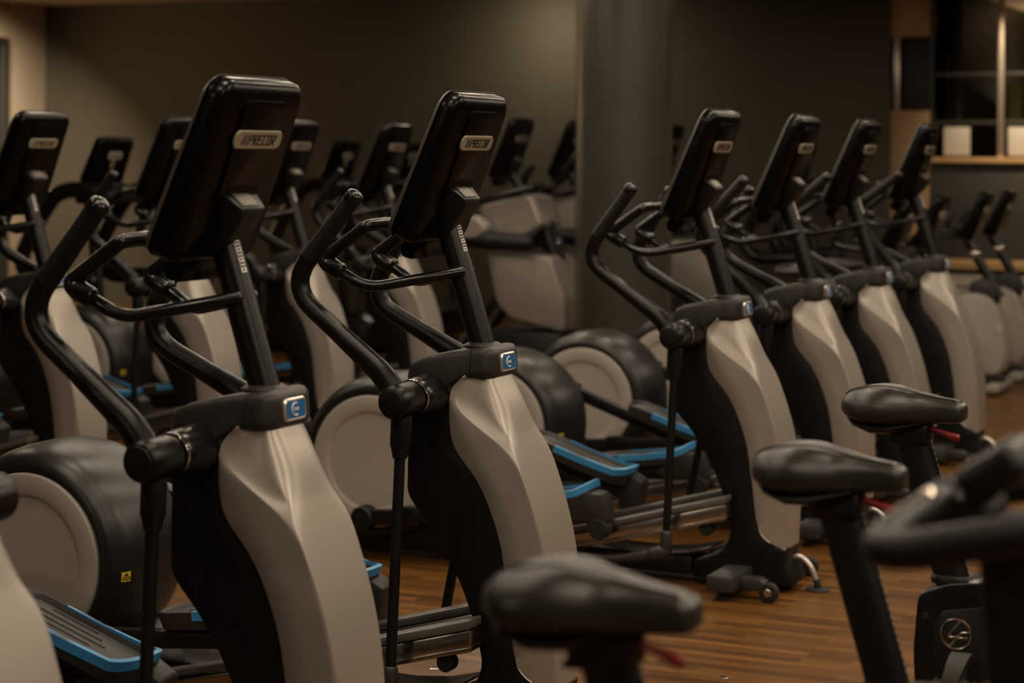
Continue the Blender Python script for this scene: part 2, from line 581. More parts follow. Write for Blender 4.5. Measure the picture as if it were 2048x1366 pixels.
def console_set(root, ox, oz, tilt=radians(19.8), big=1.0):
    """display console with its name plate, bracket and vent; origin at the plate"""
    rot = (0, tilt, 0)
    con = console_mesh().build('console', 'console', root, (ox, 0, oz), rot, angle=50)
    con.rotation_euler = rot
    def edge(f, ins):
        return [(-lerp(.090, .056, (z + .298) / .424) * f, y, z) for y, z in rrect(-.1715 + ins, .1715 - ins, -.2995 + ins, .1275 - ins, .047)]
    MB().ring_loft([edge(.80, .0), edge(.82, -.001), edge(.96, .004), edge(1.01, .012), edge(1.015, .030)], cap=False).build('console_bezel', 'bezel', con)
    MB().prism([(-.010, -.285), (-.066, -.285), (-.070, -.335), (-.056, -.352), (-.022, -.348)], -.085, .085, .008).build('console_chin', 'console', con)
    MB().ring_loft([[(x, y, z) for y, z in rrect(-.085 + i, .085 - i, -.150 + i, .088 - i, .02)] for x, i in ((.004, 0), (.009, 0), (.0105, .003))]).build('back_panel', 'console', con)
    scr = MB().ring_loft([[(x, y, z) for y, z in rrect(-.13, .13, -.10, .10, .012)] for x in (-.050, -.066)]).build('screen', 'screen', con)
    pl = MB().ring_loft([[(x, y, z) for y, z in rrect(-.096 + i, .096 - i, -.0215 + i, .0215 - i, .018 - i)] for x, i in ((.009, 0), (.0125, 0), (.0142, .002))]).build('name_plate', 'plate', con)
    b, wd = letters('///PRECOR', .024, .0135, .0036, .0034, .22)
    sx = .135 / wd
    b.xform(Matrix.Diagonal((sx, 1, 1, 1)))
    b.xform(Matrix.Translation((-.070, 0, -.012)))
    b.xform(Matrix.Rotation(pi / 2, 4, 'Z'))
    b.xform(Matrix.Translation((.0146, 0, 0)))
    b.build('plate_lettering', 'ink', con, smooth=False)
    v = MB()
    for k in range(22):
        v.box((.0115, -.060 + k * .0057, -.118), (.003, .0026, .013), 0)
    v.box((.0115, 0, -.107), (.003, .13, .0018), 0)
    v.build('vent_grille', 'black', con, smooth=False)
    # bracket block that carries the console
    prof = [(-.172, 1.482), (-.152, 1.480), (-.102, 1.436), (-.102, 1.416), (-.148, 1.352), (-.172, 1.336), (-.205, 1.345)]
    dx, dz = ox + .102, oz - 1.590
    br = MB()
    t = bmesh.new()
    A = []
    for sgn in (-1, 1):
        A.append([t.verts.new((x + dx, sgn * lerp(.080, .040, max(0, min(1, (1.48 - z) / .065))), z + dz)) for x, z in prof])
    t.faces.new(A[0]); t.faces.new(A[1][::-1])
    for i in range(len(prof)):
        j = (i + 1) % len(prof)
        t.faces.new((A[0][j], A[0][i], A[1][i], A[1][j]))
    br.take(t, .004, 2)
    bk = br.build('console_bracket', 'black', root)
    ang = atan2(.044, .050)
    lb = MB().box((0, 0, 0), (.054, .074, .0012), 0)
    lab = lb.build('spec_label', 'label', bk, (-.127 + dx + .0010, 0, 1.458 + dz + .0012), (0, ang, 0), smooth=False)
    b = MB()
    for k in range(8):
        ln = [.05, .058, .045, .058, .06, .052, .058, .04][k]
        b.box((-.021 + k * .0060, 0, .0008), (.0020, ln, .0008), 0)
    b.build('label_print', 'plate', lab, smooth=False)
    return con


def pedal_link_mesh_parts(root, sgn, crank_x, crank_z, ang):
    """foot link: beam from the crank to the ramp roller with the pedal on top"""
    y = sgn * .235
    rotm = (0, -ang, 0)
    fl = MB().prism([(-.03, -.028), (.50, -.020), (.86, -.014), (.98, -.020), (.98, .014), (.86, .026), (.50, .030), (-.03, .030)], -.020, .020, .006).build('foot_link', 'black', root, (crank_x, y, crank_z), rotm)
    # collar near the crank
    MB().box((.20, 0, .004), (.10, .056, .076), .01).build('link_collar', 'tube', fl)
    MB().lathe([(.0, -.034), (.040, -.034), (.046, -.028), (.046, .028), (.040, .034), (0, .034)], seg=28).build('crank_boss', 'black', fl)
    tilt = radians(2.0)
    # pedal pan: raised rim, rounded toe
    def outline(ins, n=8):
        p = []
        L0, L1, w = .0 + ins, .440 - ins, .083 - ins
        for cx, cy, a0, r in ((L1 - .06, w - .06, 0, .06), (L0 + .05, w - .05, 90, .05), (L0 + .05, -w + .05, 180, .05), (L1 - .06, -w + .06, 270, .06)):
            for k in range(n + 1):
                a = radians(a0 + 90 * k / n)
                p.append((cx + r * cos(a), cy + r * sin(a)))
        return p
    yo = -sgn * .03
    px, pz = .515, .068
    pm = Matrix.Translation((px, yo, pz)) @ Matrix.Rotation(-tilt, 4, 'Y')
    def pan(lv):
        return [[pm @ Vector((x, yy, z + (.024 * max(0, (x - .33) / .10) ** 2 if up else 0))) for x, yy in outline(i)] for z, i, up in lv]
    MB().ring_loft(pan([(-.038, .02, 0), (-.030, .006, 0), (.0, 0, 1), (.016, .0, 1), (.018, .005, 1), (.012, .010, 1), (.0, .014, 0)])).build('pedal', 'pedal', fl)
    tm = MB().ring_loft(pan([(-.002, .016, 0), (.004, .016, 0), (.006, .019, 0)]))
    for k in range(5):
        yy = -.05 + k * .025
        a = [pm @ Vector((.07 + .02 * abs(k - 2), yy, .006)), pm @ Vector((.31 - .03 * abs(k - 2), yy, .006))]
        tm.tube(a, .0035, 6)
    tm.build('pedal_tread', 'tread', fl)
    # blue rim on the long sides and the toe
    rim = MB()
    o = outline(-.001)
    lo = [pm @ Vector((x, yy, -.006 + .024 * max(0, (x - .33) / .10) ** 2)) for x, yy in o]
    hi = [pm @ Vector((x, yy, .019 + .024 * max(0, (x - .33) / .10) ** 2)) for x, yy in o]
    oi = outline(.010)
    hin = [pm @ Vector((x, yy, .020 + .024 * max(0, (x - .33) / .10) ** 2)) for x, yy in oi]
    lin = [pm @ Vector((x, yy, -.004 + .024 * max(0, (x - .33) / .10) ** 2)) for x, yy in oi]
    a_ = [i for i in range(27, 36)] + [i for i in range(0, 9)]
    rows = []
    def rowp(x, yy, xi, yi):
        e = .024 * max(0, (x - .33) / .10) ** 2
        return [pm @ Vector((x, yy, -.006 + e)), pm @ Vector((x, yy, .019 + e)), pm @ Vector((xi, yi, .020 + e)), pm @ Vector((xi, yi, -.004 + e))]
    rows.append(rowp(.13, -.084, .13, -.073))
    rows.append(rowp(.24, -.084, .24, -.073))
    for i in a_:
        rows.append(rowp(o[i][0], o[i][1], oi[i][0], oi[i][1]))
    rows.append(rowp(.24, .084, .24, .073))
    rows.append(rowp(.13, .084, .13, .073))
    MB().ring_loft(rows).build('blue_trim', 'blue', fl)
    # roller carriage under the toe
    MB().prism([(.80, .02), (.93, .10), (1.00, .09), (1.02, .0), (1.0, -.05), (.955, -.055), (.93, -.01), (.84, -.01)], -.045, .045, .01).build('roller_bracket', 'cover', fl)
    MB().lathe([(0, -.032), (.034, -.032), (.038, -.026), (.038, .026), (.034, .032), (0, .032)], (.98, sgn * .02, -.035), seg=24).build('roller', 'rubber', fl)
    return fl


def make_elliptical():
    root = empty('elliptical_trainer')
    # --- base
    b = MB()
    b.prism([(-1.72, .030), (-1.72, .075), (-1.60, .100), (-.32, .095), (-.17, .100), (-.17, .030)], -.085, .085, .012)
    b.build('base_frame', 'black', root)
    rl = MB()
    rl.prism([(-1.25, .098), (-.30, .092), (-.19, .101), (-.10, .128), (-.10, .137), (-.20, .112), (-.30, .102), (-1.25, .106)], -.088, .088, .002)
    rl.build('base_trim', 'gloss', root)
    MB().box((-1.64, 0, .05), (.08, .56, .045), .01).build('rear_foot', 'black', root)
    ff = MB().box((.016, 0, .062), (.100, .66, .056), .010).build('front_foot', 'pedal', root)
    for sg in (-1, 1):
        MB().lathe([(0, .001), (.024, .001), (.026, .008), (.012, .014), (.010, .045), (0, .045)], (.010, sg * .285, 0), 'z', 20).build('leveling_foot', 'rubber', ff)
        wb = MB().prism([(.05, .040), (.05, .078), (.135, .078), (.155, .066), (.155, .040), (.12, .034)], sg * .225 - .030, sg * .225 + .030, .005).build('wheel_bracket', 'pedal', ff)
        w = MB().lathe([(0, -.018), (.030, -.018), (.034, -.013), (.034, .013), (.030, .018), (0, .018)], (0, 0, 0), seg=28).build('transport_wheel', 'rubber', ff, (.172, sg * .250, .0345))
        MB().lathe([(0, -.003), (.013, -.003), (.015, .0), (0, .0)], (0, 0, 0), seg=20).build('wheel_hub', 'steel', ff, (.172, sg * .250 + sg * .0205, .0345))
    # --- tower
    shell_mesh().build('tower_shell', 'shell', root, angle=40)
    sh = shroud_mesh().build('front_shroud', 'silver', root, angle=60)
    sm = sh.modifiers.new('shell', 'SOLIDIFY'); sm.thickness = .004; sm.offset = -1
    cover_loft([(-.254, .070, .905, .962), (-.251, .092, .895, .978), (-.238, .106, .890, .996), (-.205, .112, .893, 1.011), (-.16, .114, .905, 1.022), (-.125, .114, .925, 1.029), (-.10, .112, .947, 1.033), (-.085, .109, .956, 1.035), (-.0585, .106, .960, 1.039)]).build('head_cover', 'cover', root, angle=45)
    cover_loft([(-.0565, .106, .960, 1.039), (-.035, .105, .962, 1.043), (-.018, .102, .963, 1.043), (-.008, .092, .9635, 1.040), (.000, .078, .965, 1.033), (.003, .066, .968, 1.028)]).build('nose_cap', 'cover', root, angle=45)
    MB().lathe([(.052, 0), (.054, .006), (.040, .014), (.0, .014)], (-.067, 0, 1.036), 'z', 32).build('column_collar', 'cover', root)
    # blue badge on the nose
    bf = MB().ring_loft([[(x, y, z) for y, z in rrect(-.046 + i, .046 - i, -.025 + i, .025 - i, .012)] for x, i in ((0, 0), (.007, 0), (.010, .003), (.009, .006))]).build('badge_frame', 'badge_rim', root, (.001, 0, 1.0), (0, radians(-4), 0))
    MB().ring_loft([[(x, y, z) for y, z in rrect(-.039, .039, -.0185, .0185, .008)] for x in (.006, .0098)]).build('badge_face', 'badgeblue', bf)
    e = MB()
    arc = [(.0108, .014 * cos(radians(a)) - .004, .0135 * sin(radians(a))) for a in range(60, 305, 15)]
    e.tube(arc, .0018, 6)
    for k in range(3):
        e.box((.0105, -.006 + k * .007, 0), (.0012, .004, .007), 0)
    e.build('badge_emblem', 'white', bf)
    # --- upright column
    colm = MB().tube([(-.058, 0, 1.0), (-.067, 0, 1.035), (-.178, 0, 1.372), (-.185, 0, 1.395)], .0345, 28, caps=False).build('column', 'tube', root)
    axis = Vector((-.111, 0, .337)).normalized()
    rings = []
    for h in (0, .075):
        c = Vector((-.067, 0, 1.035)) + axis * (.262 + h)
        u = Vector((axis.z, 0, -axis.x)); w = Vector((0, 1, 0))
        rings.append([c + (u * cos(radians(a)) + w * sin(radians(a))) * .0350 for a in range(-26, 1, 5)])
    MB().ring_loft(rings, cap=False, close=False).build('column_sticker', 'white', colm)
    dots = MB()
    for k in range(9):
        c = Vector((-.067, 0, 1.035)) + axis * (.268 + k * .0078)
        for a in ((-20, -10) if k % 3 else (-15,)):
            dots.box(c + (Vector((axis.z, 0, -axis.x)) * cos(radians(a)) + Vector((0, 1, 0)) * sin(radians(a))) * .0354, (.003, .004, .0035), 0)
    dots.build('sticker_print', 'ink', colm, smooth=False)
    # --- fixed handrail: two bars off the column joined by a raised loop
    def side(sg):
        return [Vector((-.118, sg * .026, 1.240)), Vector((-.350, sg * .138, 1.193)), Vector((-.438, sg * .150, 1.243))]
    hr = MB()
    for sg in (-1, 1):
        hr.tube(fillet(side(sg), .045, 8), .0150, 14)
    hr_o = hr.build('handrail', 'gloss', root)
    for sg in (-1, 1):
        g = fillet([(-.425, sg * .149, 1.236), (-.482, sg * .151, 1.266), (-.345, sg * .149, 1.362), (-.336, sg * .085, 1.366), (-.332, 0, 1.366)], [.022, .010, .03], 7)
        n = len(g)
        r = [lerp(.0240, .0170, min(1, i / (n * .34))) for i in range(n)]
        MB().tube(g, r, 14, caps=True).build('pulse_grip', 'gloss', hr_o)
        MB().tube([(-.425, sg * .147, 1.236), (-.442, sg * .148, 1.247)], .0215, 16, caps=False).build('grip_collar', 'black', hr_o)
    # --- console
    console_set(root, -.102, 1.590)
    # --- arm housings, arms, rods
    for sg, aoff in ((-1, 0.0), (1, radians(10.5))):
        rings = []
        for f, rx, rz, cx, cz, tail in ((.100, .060, .064, -.168, .911, .030), (.117, .059, .063, -.168, .911, .028), (.124, .058, .062, -.168, .911, .024), (.132, .056, .061, -.169, .911, .016), (.144, .055, .058, -.170, .912, .006), (.160, .053, .055, -.172, .913, 0), (.178, .052, .052, -.174, .914, 0), (.197, .051, .051, HUB[0], HUB[1], 0), (.204, .047, .047, HUB[0], HUB[1], 0)):
            ring = []
            for k in range(48):
                a = 2 * pi * k / 48
                w = max(0, cos(a))
                ring.append((cx + rx * cos(a), sg * f, cz + rz * sin(a) * (1 - .5 * w * w * (tail / .030)) - .006 * (tail / .030) * w ** 2))
            rings.append(ring)
        ah = MB().ring_loft(rings).build('arm_housing', 'gloss', root, angle=60)
        MB().lathe([(.036, sg * .203), (.049, sg * .203), (.050, sg * .208), (.049, sg * .212), (.036, sg * .212)], (HUB[0], 0, HUB[1]), seg=40).build('trim_ring', 'chrome', ah)
        path = fillet([(-.005, 0, -.005), (-.054, 0, .065), (-.343, 0, .287), (-.148, 0, .525)], [.03, .10], 10)
        # split into lower arm and grip
        k = len(path) - 2
        lower = path[:k + 1]; upper = path[k:]
        def sm(P, m=10):
            out = []
            for a, b in zip(P, P[1:]):
                for q in range(m if (b - a).length > .05 else 1): out.append(a.lerp(b, q / (m if (b - a).length > .05 else 1)))
            return out + [P[-1]]
        lower = sm(lower); upper = sm(upper)
        ln = len(lower)
        rr = [lerp(.036, .0255, min(1, (p.length / .26)) ** .8) for p in lower]
        arm = MB()
        arm.tube(lower, rr, 18, caps=False)
        arm.lathe([(0, -.058), (.033, -.058), (.040, -.054), (.0445, -.046), (.046, -.03), (.046, .044), (.044, .050), (0, .050)], seg=36)
        ao = arm.build('moving_arm', 'tube', root, (HUB[0], sg * .266, HUB[1]), (0, -aoff, 0), angle=50)
        MB().lathe([(0, sg * .0635), (.028, sg * .0635), (.033, sg * .0615), (.0345, sg * .055)], seg=36).build('hub_cap', 'shell', ao)
        MB().tube(upper, [lerp(.0262, .0235, min(1, i / 6)) for i in range(len(upper))], 18, caps=False).build('hand_grip', 'grip', ao)
        tip = upper[-1]; tdir = (upper[-1] - upper[-2]).normalized()
        MB().tube([tip - tdir * .012, tip + tdir * .010], .0242, 18).build('grip_cap', 'gloss', ao)
        # rod hanging from the hub
        a = radians(-92.4) if sg < 0 else radians(-101)
        dr = Vector((cos(a), 0, sin(a)))
        rod = MB().tube([dr * .10, dr * .71], .0145, 14, caps=False).build('link_rod', 'shell', root, (HUB[0], sg * .262, HUB[1]))
        MB().tube([dr * .035, dr * .055, dr * .118, dr * .126, dr * .150], [.026, .028, .0275, .024, .019], 18, caps=False).build('rod_socket', 'black', rod)
        MB().tube([dr * .70, dr * .712, dr * .77], [.019, .021, .022], 16).build('rod_joint', 'pedal', rod)
        e = Vector((HUB[0], sg * .262, HUB[1])) + dr * .765
        lb = fillet([e, e + Vector((-.05, 0, -.018)), e + Vector((-.20, -sg * .004, -.052)), e + Vector((-.42, -sg * .01, -.055))], [.03, .08], 6)
        MB().tube(lb, [.024 if i < 5 else (.018 if i < 9 else .014) for i in range(len(lb))], 14).build('link_bar', 'pedal', root)
    # --- ramp rails
    for sg in (-1, 1):
        y0, y1 = sorted((sg * .128, sg * .205))
        rp = MB().prism([(-.005, .346), (-.470, .218), (-.98, .098), (-.98, .082), (-.47, .196), (-.005, .322)], y0, y1, .004).build('ramp_rail', 'railtop', root)
        MB().prism([(-.004, .320), (-.470, .194), (-.95, .078), (-.95, .052), (-.47, .136), (-.004, .262)], y0 + .006, y1 - .006, .006).build('ramp_channel', 'steel', rp)
        MB().prism([(-.001, .278), (-.46, .152), (-.90, .060), (-.90, .052), (-.46, .142), (-.001, .266)], y0 - .004, y1 + .004, .002).build('ramp_lip', 'steel', rp)
        MB().lathe([(0, -.022), (.020, -.022), (.024, -.017), (.024, .017), (.020, .022), (0, .022)], (-.085, sg * .168, .222), seg=20).build('ramp_bolt', 'rubber', rp)
    # --- flywheel drum and discs
    DC = (-1.438, .370)
    prof = [(0, -.172), (.250, -.172), (.262, -.190), (.272, -.192), (.292, -.180), (.312, -.150), (.322, -.110), (.327, -.055), (.328, 0)]
    prof = prof + [(r, -h) for r, h in prof[-2::-1]]
    dr_ = MB().lathe(prof, (0, 0, 0), seg=72).build('flywheel_drum', 'drum', root, (DC[0], 0, DC[1]), angle=45)
    for sg in (-1, 1):
        dp = [(0, .190), (.176, .190), (.182, .1905), (.190, .196), (.196, .1985), (.244, .1985), (.250, .1965), (.2535, .192), (.2535, .174), (0, .174)]
        MB().lathe([(r, sg * h) for r, h in dp], (0, 0, 0), seg=72).build('disc_cover', 'disc', root, (DC[0], 0, DC[1]), angle=25)
    MB().prism([(-1.70, .032), (-1.72, .12), (-1.62, .20), (-1.24, .20), (-1.13, .13), (-1.08, .06), (-1.08, .032)], -.150, .150, .02).build('drum_base', 'black', root)
    # caution sticker on the front of the drum
    def on_drum(y, a, lift=0.0):
        r = table([(-.192, .272), (-.180, .292), (-.150, .312), (-.110, .322), (-.055, .327), (0, .328)], y) + lift
        return (r * cos(radians(a)), y, r * sin(radians(a)))
    MB().ring_loft([[on_drum(y, a, .0012) for y in (-.155, -.147, -.139, -.131, -.124)] for a in (-7.6, -6.3, -5, -3.7, -2.4)], cap=False, close=False).build('caution_sticker', 'yellow', dr_)
    tri = MB()
    tri.ring_loft([[on_drum(y, a, .0022) for y in (-.140 - d_, -.140, -.140 + d_)] for a, d_ in ((-4.6, .0075), (-3.7, .004), (-2.8, .0004))], cap=False, close=False)
    tri.ring_loft([[on_drum(y, a, .0022) for y in (-.153, -.140, -.126)] for a in (-5.5, -5.05)], cap=False, close=False)
    tri.ring_loft([[on_drum(y, a, .0022) for y in (-.153, -.140, -.126)] for a in (-6.6, -6.1)], cap=False, close=False)
    tri.build('caution_print', 'ink', dr_, smooth=False)
    # --- power cord looping from the front to a floor socket
    c = fillet([(.165, .015, .105), (.205, .015, .118), (.245, .015, .085), (.268, .015, .030)], [.03, .05], 8)
    pc = MB().tube(c, .011, 12, caps=False).build('power_cord', 'cable', root)
    MB().tube([(.2655, .015, .036), (.272, .015, .0145)], .0125, 12).build('cord_plug', 'rubber', pc)
    # --- pedals
    for sg, cx, cz, a in ((-1, -1.440, .162, 4.6), (1, -1.440, .572, -20.5)):
        pedal_link_mesh_parts(root, sg, cx, cz, radians(a))
    return root


def make_amt():
    """tall stride trainer with two pale shrouds on a black post"""
    root = empty('stride_trainer')
    MB().prism([(-1.5, .03), (-1.5, .09), (-.35, .12), (-.30, .40), (.28, .40), (.36, .10), (.36, .03)], -.26, .26, .02).build('base', 'black', root)
    def shroud(name, prof, hw, m):
        t = MB()
        rings = []
        n = len(prof)
        cx = sum(p[0] for p in prof) / n; cz = sum(p[1] for p in prof) / n
        for f, k in ((-1, .90), (-.97, .96), (-.90, 1.0), (-.3, 1.03), (0, 1.035), (.3, 1.03), (.90, 1.0), (.97, .96), (1, .90)):
            rings.append([(cx + (x - cx) * k, hw * f, cz + (z - cz) * k) for x, z in prof])
        return t.ring_loft(rings).build(name, m, root, angle=28)
    def rnd(pts, r):
        P = [Vector((x, 0, z)) for x, z in pts]
        out = []
        n = len(P)
        for i in range(n):
            a, b, c = P[i - 1], P[i], P[(i + 1) % n]
            d = min(r, (a - b).length * .4, (c - b).length * .4)
            p, q = b + (a - b).normalized() * d, b + (c - b).normalized() * d
            for k in range(6):
                f = k / 5
                v = p * (1 - f) ** 2 + b * 2 * f * (1 - f) + q * f * f
                out.append((v.x, v.z))
        return out
    shroud('lower_shroud', rnd([(-.27, .905), (.19, .885), (.29, .62), (.29, .40), (-.10, .48), (-.20, .58)], .04), .19, 'silver')
    shroud('upper_shroud', rnd([(-.33, 1.205), (.00, 1.285), (.05, 1.27), (.12, 1.09), (.0, 1.02), (-.30, 1.03)], .03), .18, 'silver')
    MB().tube([(.06, 0, 1.10), (.10, 0, .98), (.16, 0, .84)], .062, 24, caps=False).build('post', 'tube', root)
    bf = MB().ring_loft([[(x, y, z) for y, z in rrect(-.04 + i, .04 - i, -.028 + i, .028 - i, .012)] for x, i in ((0, 0), (.008, 0), (.010, .004))]).build('badge_frame', 'chrome', root, (.160, 0, .985), (0, radians(-18), 0))
    MB().ring_loft([[(x, y, z) for y, z in rrect(-.032, .032, -.020, .020, .008)] for x in (.006, .0112)]).build('badge_face', 'badgeblue', bf)
    MB().tube([(-.05, 0, 1.22), (-.20, 0, 1.46)], .034, 20, caps=False).build('column', 'tube', root)
    console_set(root, -.112, 1.653)
    for sg in (-1, 1):
        MB().tube(fillet([(-.50, sg * .24, 1.01), (-.30, sg * .25, .985), (.07, sg * .25, .975)], .05), .055, 18).build('arm_sleeve', 'grip', root)
        MB().lathe([(0, sg * .30), (.06, sg * .30), (.075, sg * .28), (.08, sg * .22), (0, sg * .22)], (-.34, 0, 1.065), seg=28, sx=1.5).build('pivot_cover', 'silver', root)
        if sg > 0: ap = [(-.20, .24, 1.02), (-.06, .27, 1.26), (.07, .29, 1.42), (.17, .29, 1.545)]
        else: ap = [(-.34, -.24, 1.05), (-.42, -.27, 1.24), (-.40, -.29, 1.37), (-.34, -.29, 1.47)]
        a = MB().tube(fillet(ap, [.08, .06]), .026, 14).build('moving_arm', 'tube', root)
        MB().tube([Vector(ap[2]).lerp(Vector(ap[3]), .1), ap[3]], .031, 14).build('hand_grip', 'grip', a)
        MB().tube(fillet([(-.46, sg * .20, 1.13), (-.30, sg * .21, 1.24), (.06, sg * .20, 1.335), (.08, sg * .08, 1.34)], [.04, .03]), .020, 12).build('side_rail', 'gloss', root)
        f = MB().prism([(-.95, .18), (-.95, .24), (-.55, .26), (-.50, .22), (-.55, .18)], sg * .14 - .07, sg * .14 + .07, .02).build('pedal', 'pedal', root)
        MB().box((-.74, sg * .14 - sg * .078, .235), (.36, .012, .03), .004).build('blue_trim', 'blue', f)
        MB().tube([(-.50, sg * .14, .23), (-.20, sg * .14, .62)], .028, 12).build('pedal_strut', 'tube', root)
    return root


def make_treadmill():
    root = empty('treadmill')
    MB().prism([(-1.70, .05), (-1.70, .13), (-.15, .17), (.30, .30), (.42, .24), (.42, .05)], -.42, .42, .03).build('deck', 'black', root)
    MB().prism([(-1.62, .135), (-1.62, .142), (-.18, .178), (-.18, .171)], -.27, .27, .002).build('running_belt', 'rubber', root)
    MB().prism([(-.20, .16), (-.05, .26), (.30, .34), (.44, .26), (.44, .10), (-.20, .12)], -.38, .38, .04).build('motor_hood', 'gloss', root)
    for sg in (-1, 1):
        u = MB().tube(fillet([(.24, sg * .40, .12), (.18, sg * .40, .80), (.10, sg * .38, 1.24)], .15), .040, 18, flat=.7).build('upright', 'tube', root)
        h = fillet([(.18, sg * .36, 1.30), (-.02, sg * .40, 1.31), (-.14, sg * .40, 1.28), (-.30, sg * .40, 1.08), (-.42, sg * .40, .84), (-.30, sg * .40, .72), (.17, sg * .40, .74)], [.10, .14, .2, .12, .10], 8)
        MB().tube(h, .052, 16).build('handrail', 'gloss', root)
    MB().box((.05, 0, 1.26), (.16, .74, .09), .03).build('console_beam', 'black', root)
    con = console_mesh(w=.19, z0=-.22, z1=.112).build('console', 'console', root, (.017, 0, 1.523), (0, radians(19.8), 0), angle=50)
    MB().ring_loft([[(x, y, z) for y, z in rrect(-.07 + i, .07 - i, -.026 + i, .026 - i, .022 - i)] for x, i in ((.003, 0), (.008, 0), (.010, .002))]).build('name_plate', 'plate', con)
    MB().box((.0105, 0, .001), (.001, .088, .011), 0).build('plate_lettering', 'label', con)
    MB().box((.006, -.004, -.058), (.006, .024, .060), .002).build('plate_strip', 'plate', con)
    MB().box((.02, 0, 1.30), (.10, .16, .10), .02).build('console_neck', 'black', root)
    return root


def make_upright_bike():
    root = empty('upright_bike')
    MB().prism([(-1.05, .03), (-1.05, .08), (-.2, .10), (.12, .09), (.12, .03)], -.09, .09, .015).build('base_frame', 'black', root)
    for x in (-.98, .09):
        MB().box((x, 0, .045), (.09, .56, .05), .012).build('floor_foot', 'bikesilver', root)
    rings = []
    for y, k in ((-.10, .90), (-.095, .96), (-.075, 1.0), (0, 1.02), (.075, 1.0), (.095, .96), (.10, .90)):
        pr = [(-.62, .12), (-.60, .34), (-.48, .52), (-.30, .62), (-.05, .66), (.06, .62), (.13, .44), (.16, .26), (.12, .12)]
        P = [Vector((x, 0, z)) for x, z in pr]
        ring = []
        for i in range(len(P)):
            a, b, c = P[i - 1], P[i], P[(i + 1) % len(P)]
            d = .05
            p, q = b + (a - b).normalized() * d, b + (c - b).normalized() * d
            for j in range(4):
                f = j / 3
                v = p * (1 - f) ** 2 + b * 2 * f * (1 - f) + q * f * f
                ring.append((-.24 + (v.x + .24) * k, y * (1.25 if v.z < .45 else 1.0), .36 + (v.z - .36) * k))
        rings.append(ring)
    MB().ring_loft(rings).build('body_shroud', 'bikesilver', root, angle=35)
    MB().prism([(-.10, .60), (-.10, .72), (.00, .76), (.07, .70), (.09, .58)], -.075, .075, .02).build('shroud_cap', 'cover', root)
    MB().tube([(.09, 0, .62), (.0, 0, .78), (-.17, 0, 1.08)], .034, 18, caps=False).build('column', 'tube', root)
    MB().tube(fillet([(-.07, 0, .92), (-.07, 0, .9)], .01), .046, 18).build('column_collar', 'chrome', root)
    con = console_mesh(w=.15, z0=-.22, z1=.115).build('console', 'console', root, (-.004, 0, 1.203), (0, radians(19.8), 0), angle=50)
    MB().ring_loft([[(x, y, z) for y, z in rrect(-.075 + i, .075 - i, -.024 + i, .024 - i, .02 - i)] for x, i in ((.003, 0), (.008, 0), (.010, .002))]).build('name_plate', 'plate', con)
    MB().prism([(-.13, 1.09), (-.06, 1.05), (-.06, 1.03), (-.12, .98), (-.17, 1.0)], -.05, .05, .006).build('console_bracket', 'label', root)
    for sg in (-1, 1):
        MB().tube(fillet([(-.13, sg * .02, 1.03), (-.22, sg * .20, 1.02), (-.40, sg * .24, 1.06), (-.34, sg * .23, 1.18)], [.06, .05]), .017, 12).build('handlebar', 'gloss', root)
        cr = MB().tube([(-.20, sg * .125, .34), (-.20 + sg * .12, sg * .14, .34 - sg * .12)], .015, 12).build('crank_arm', 'steel', root)
        MB().box((-.20 + sg * .12, sg * .19, .34 - sg * .12), (.11, .09, .03), .01).build('pedal', 'pedal', cr)
    MB().tube([(-.46, 0, .48), (-.58, 0, .86)], .030, 16).build('seat_post', 'steel', root)
    rings = []
    for x, hw, zt, zb in ((-.78, .05, .90, .87), (-.76, .10, .925, .85), (-.68, .125, .935, .84), (-.58, .09, .925, .85), (-.50, .045, .915, .86), (-.46, .03, .905, .87)):
        rings.append([(x, hw * cos(2 * pi * k / 16), (zt + zb) / 2 + (zt - zb) / 2 * sin(2 * pi * k / 16)) for k in range(16)])
    MB().ring_loft(rings).build('seat', 'seat', root)
    return root


def seat_relief(hw, y):
    wide = max(0, min(1, (hw - .03) / .06))
    return wide * .0115 * math.exp(-((abs(y) - hw * .55) / (hw * .30 + .004)) ** 2) - (.25 + .75 * wide) * .010 * math.exp(-(y / (.007 + hw * .07)) ** 2)


def seat_mesh():
    secs = [(-.138, .020, .990, .980), (-.135, .045, .995, .974), (-.128, .068, 1.001, .965), (-.115, .086, 1.008, .955), (-.095, .098, 1.015, .946), (-.07, .104, 1.0205, .941), (-.045, .102, 1.0225, .940), (-.015, .090, 1.0210, .942), (.015, .071, 1.0170, .945), (.045, .052, 1.0125, .948), (.075, .042, 1.009, .950), (.10, .038, 1.006, .952), (.122, .0365, 1.004, .953), (.134, .035, 1.002, .954), (.141, .031, .997, .957), (.1445, .022, .990, .963)]
    # densify
    S = []
    for a, b in zip(secs, secs[1:]):
        for q in range(3): S.append([lerp(u, v, q / 3) for u, v in zip(a, b)])
    S.append(list(secs[-1]))
    cols = [smooth_list(c, 2, 2) for c in zip(*S)]
    rings = []
    for x, hw, zt, zb in zip(*cols):
        ring = []
        N = 32
        for k in range(N):
            a = 2 * pi * k / N
            c, s_ = cos(a), sin(a)
            e = .78 if hw > .06 else .60
            y = hw * (abs(c) ** e) * (1 if c >= 0 else -1)
            zc = lerp(zb, zt, .42)
            z = zc + ((zt - zc) if s_ >= 0 else (zc - zb)) * (abs(s_) ** e) * (1 if s_ >= 0 else -1)
            if s_ > 0:
                z += seat_relief(hw, y)
            ring.append((x, y, z))
        rings.append(ring)
    seam = []  # path of the dark line that draws the channel's shade
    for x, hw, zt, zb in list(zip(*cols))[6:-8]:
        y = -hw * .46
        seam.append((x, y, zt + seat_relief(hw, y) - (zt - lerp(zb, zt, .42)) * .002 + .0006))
    return MB().ring_loft(rings), seam


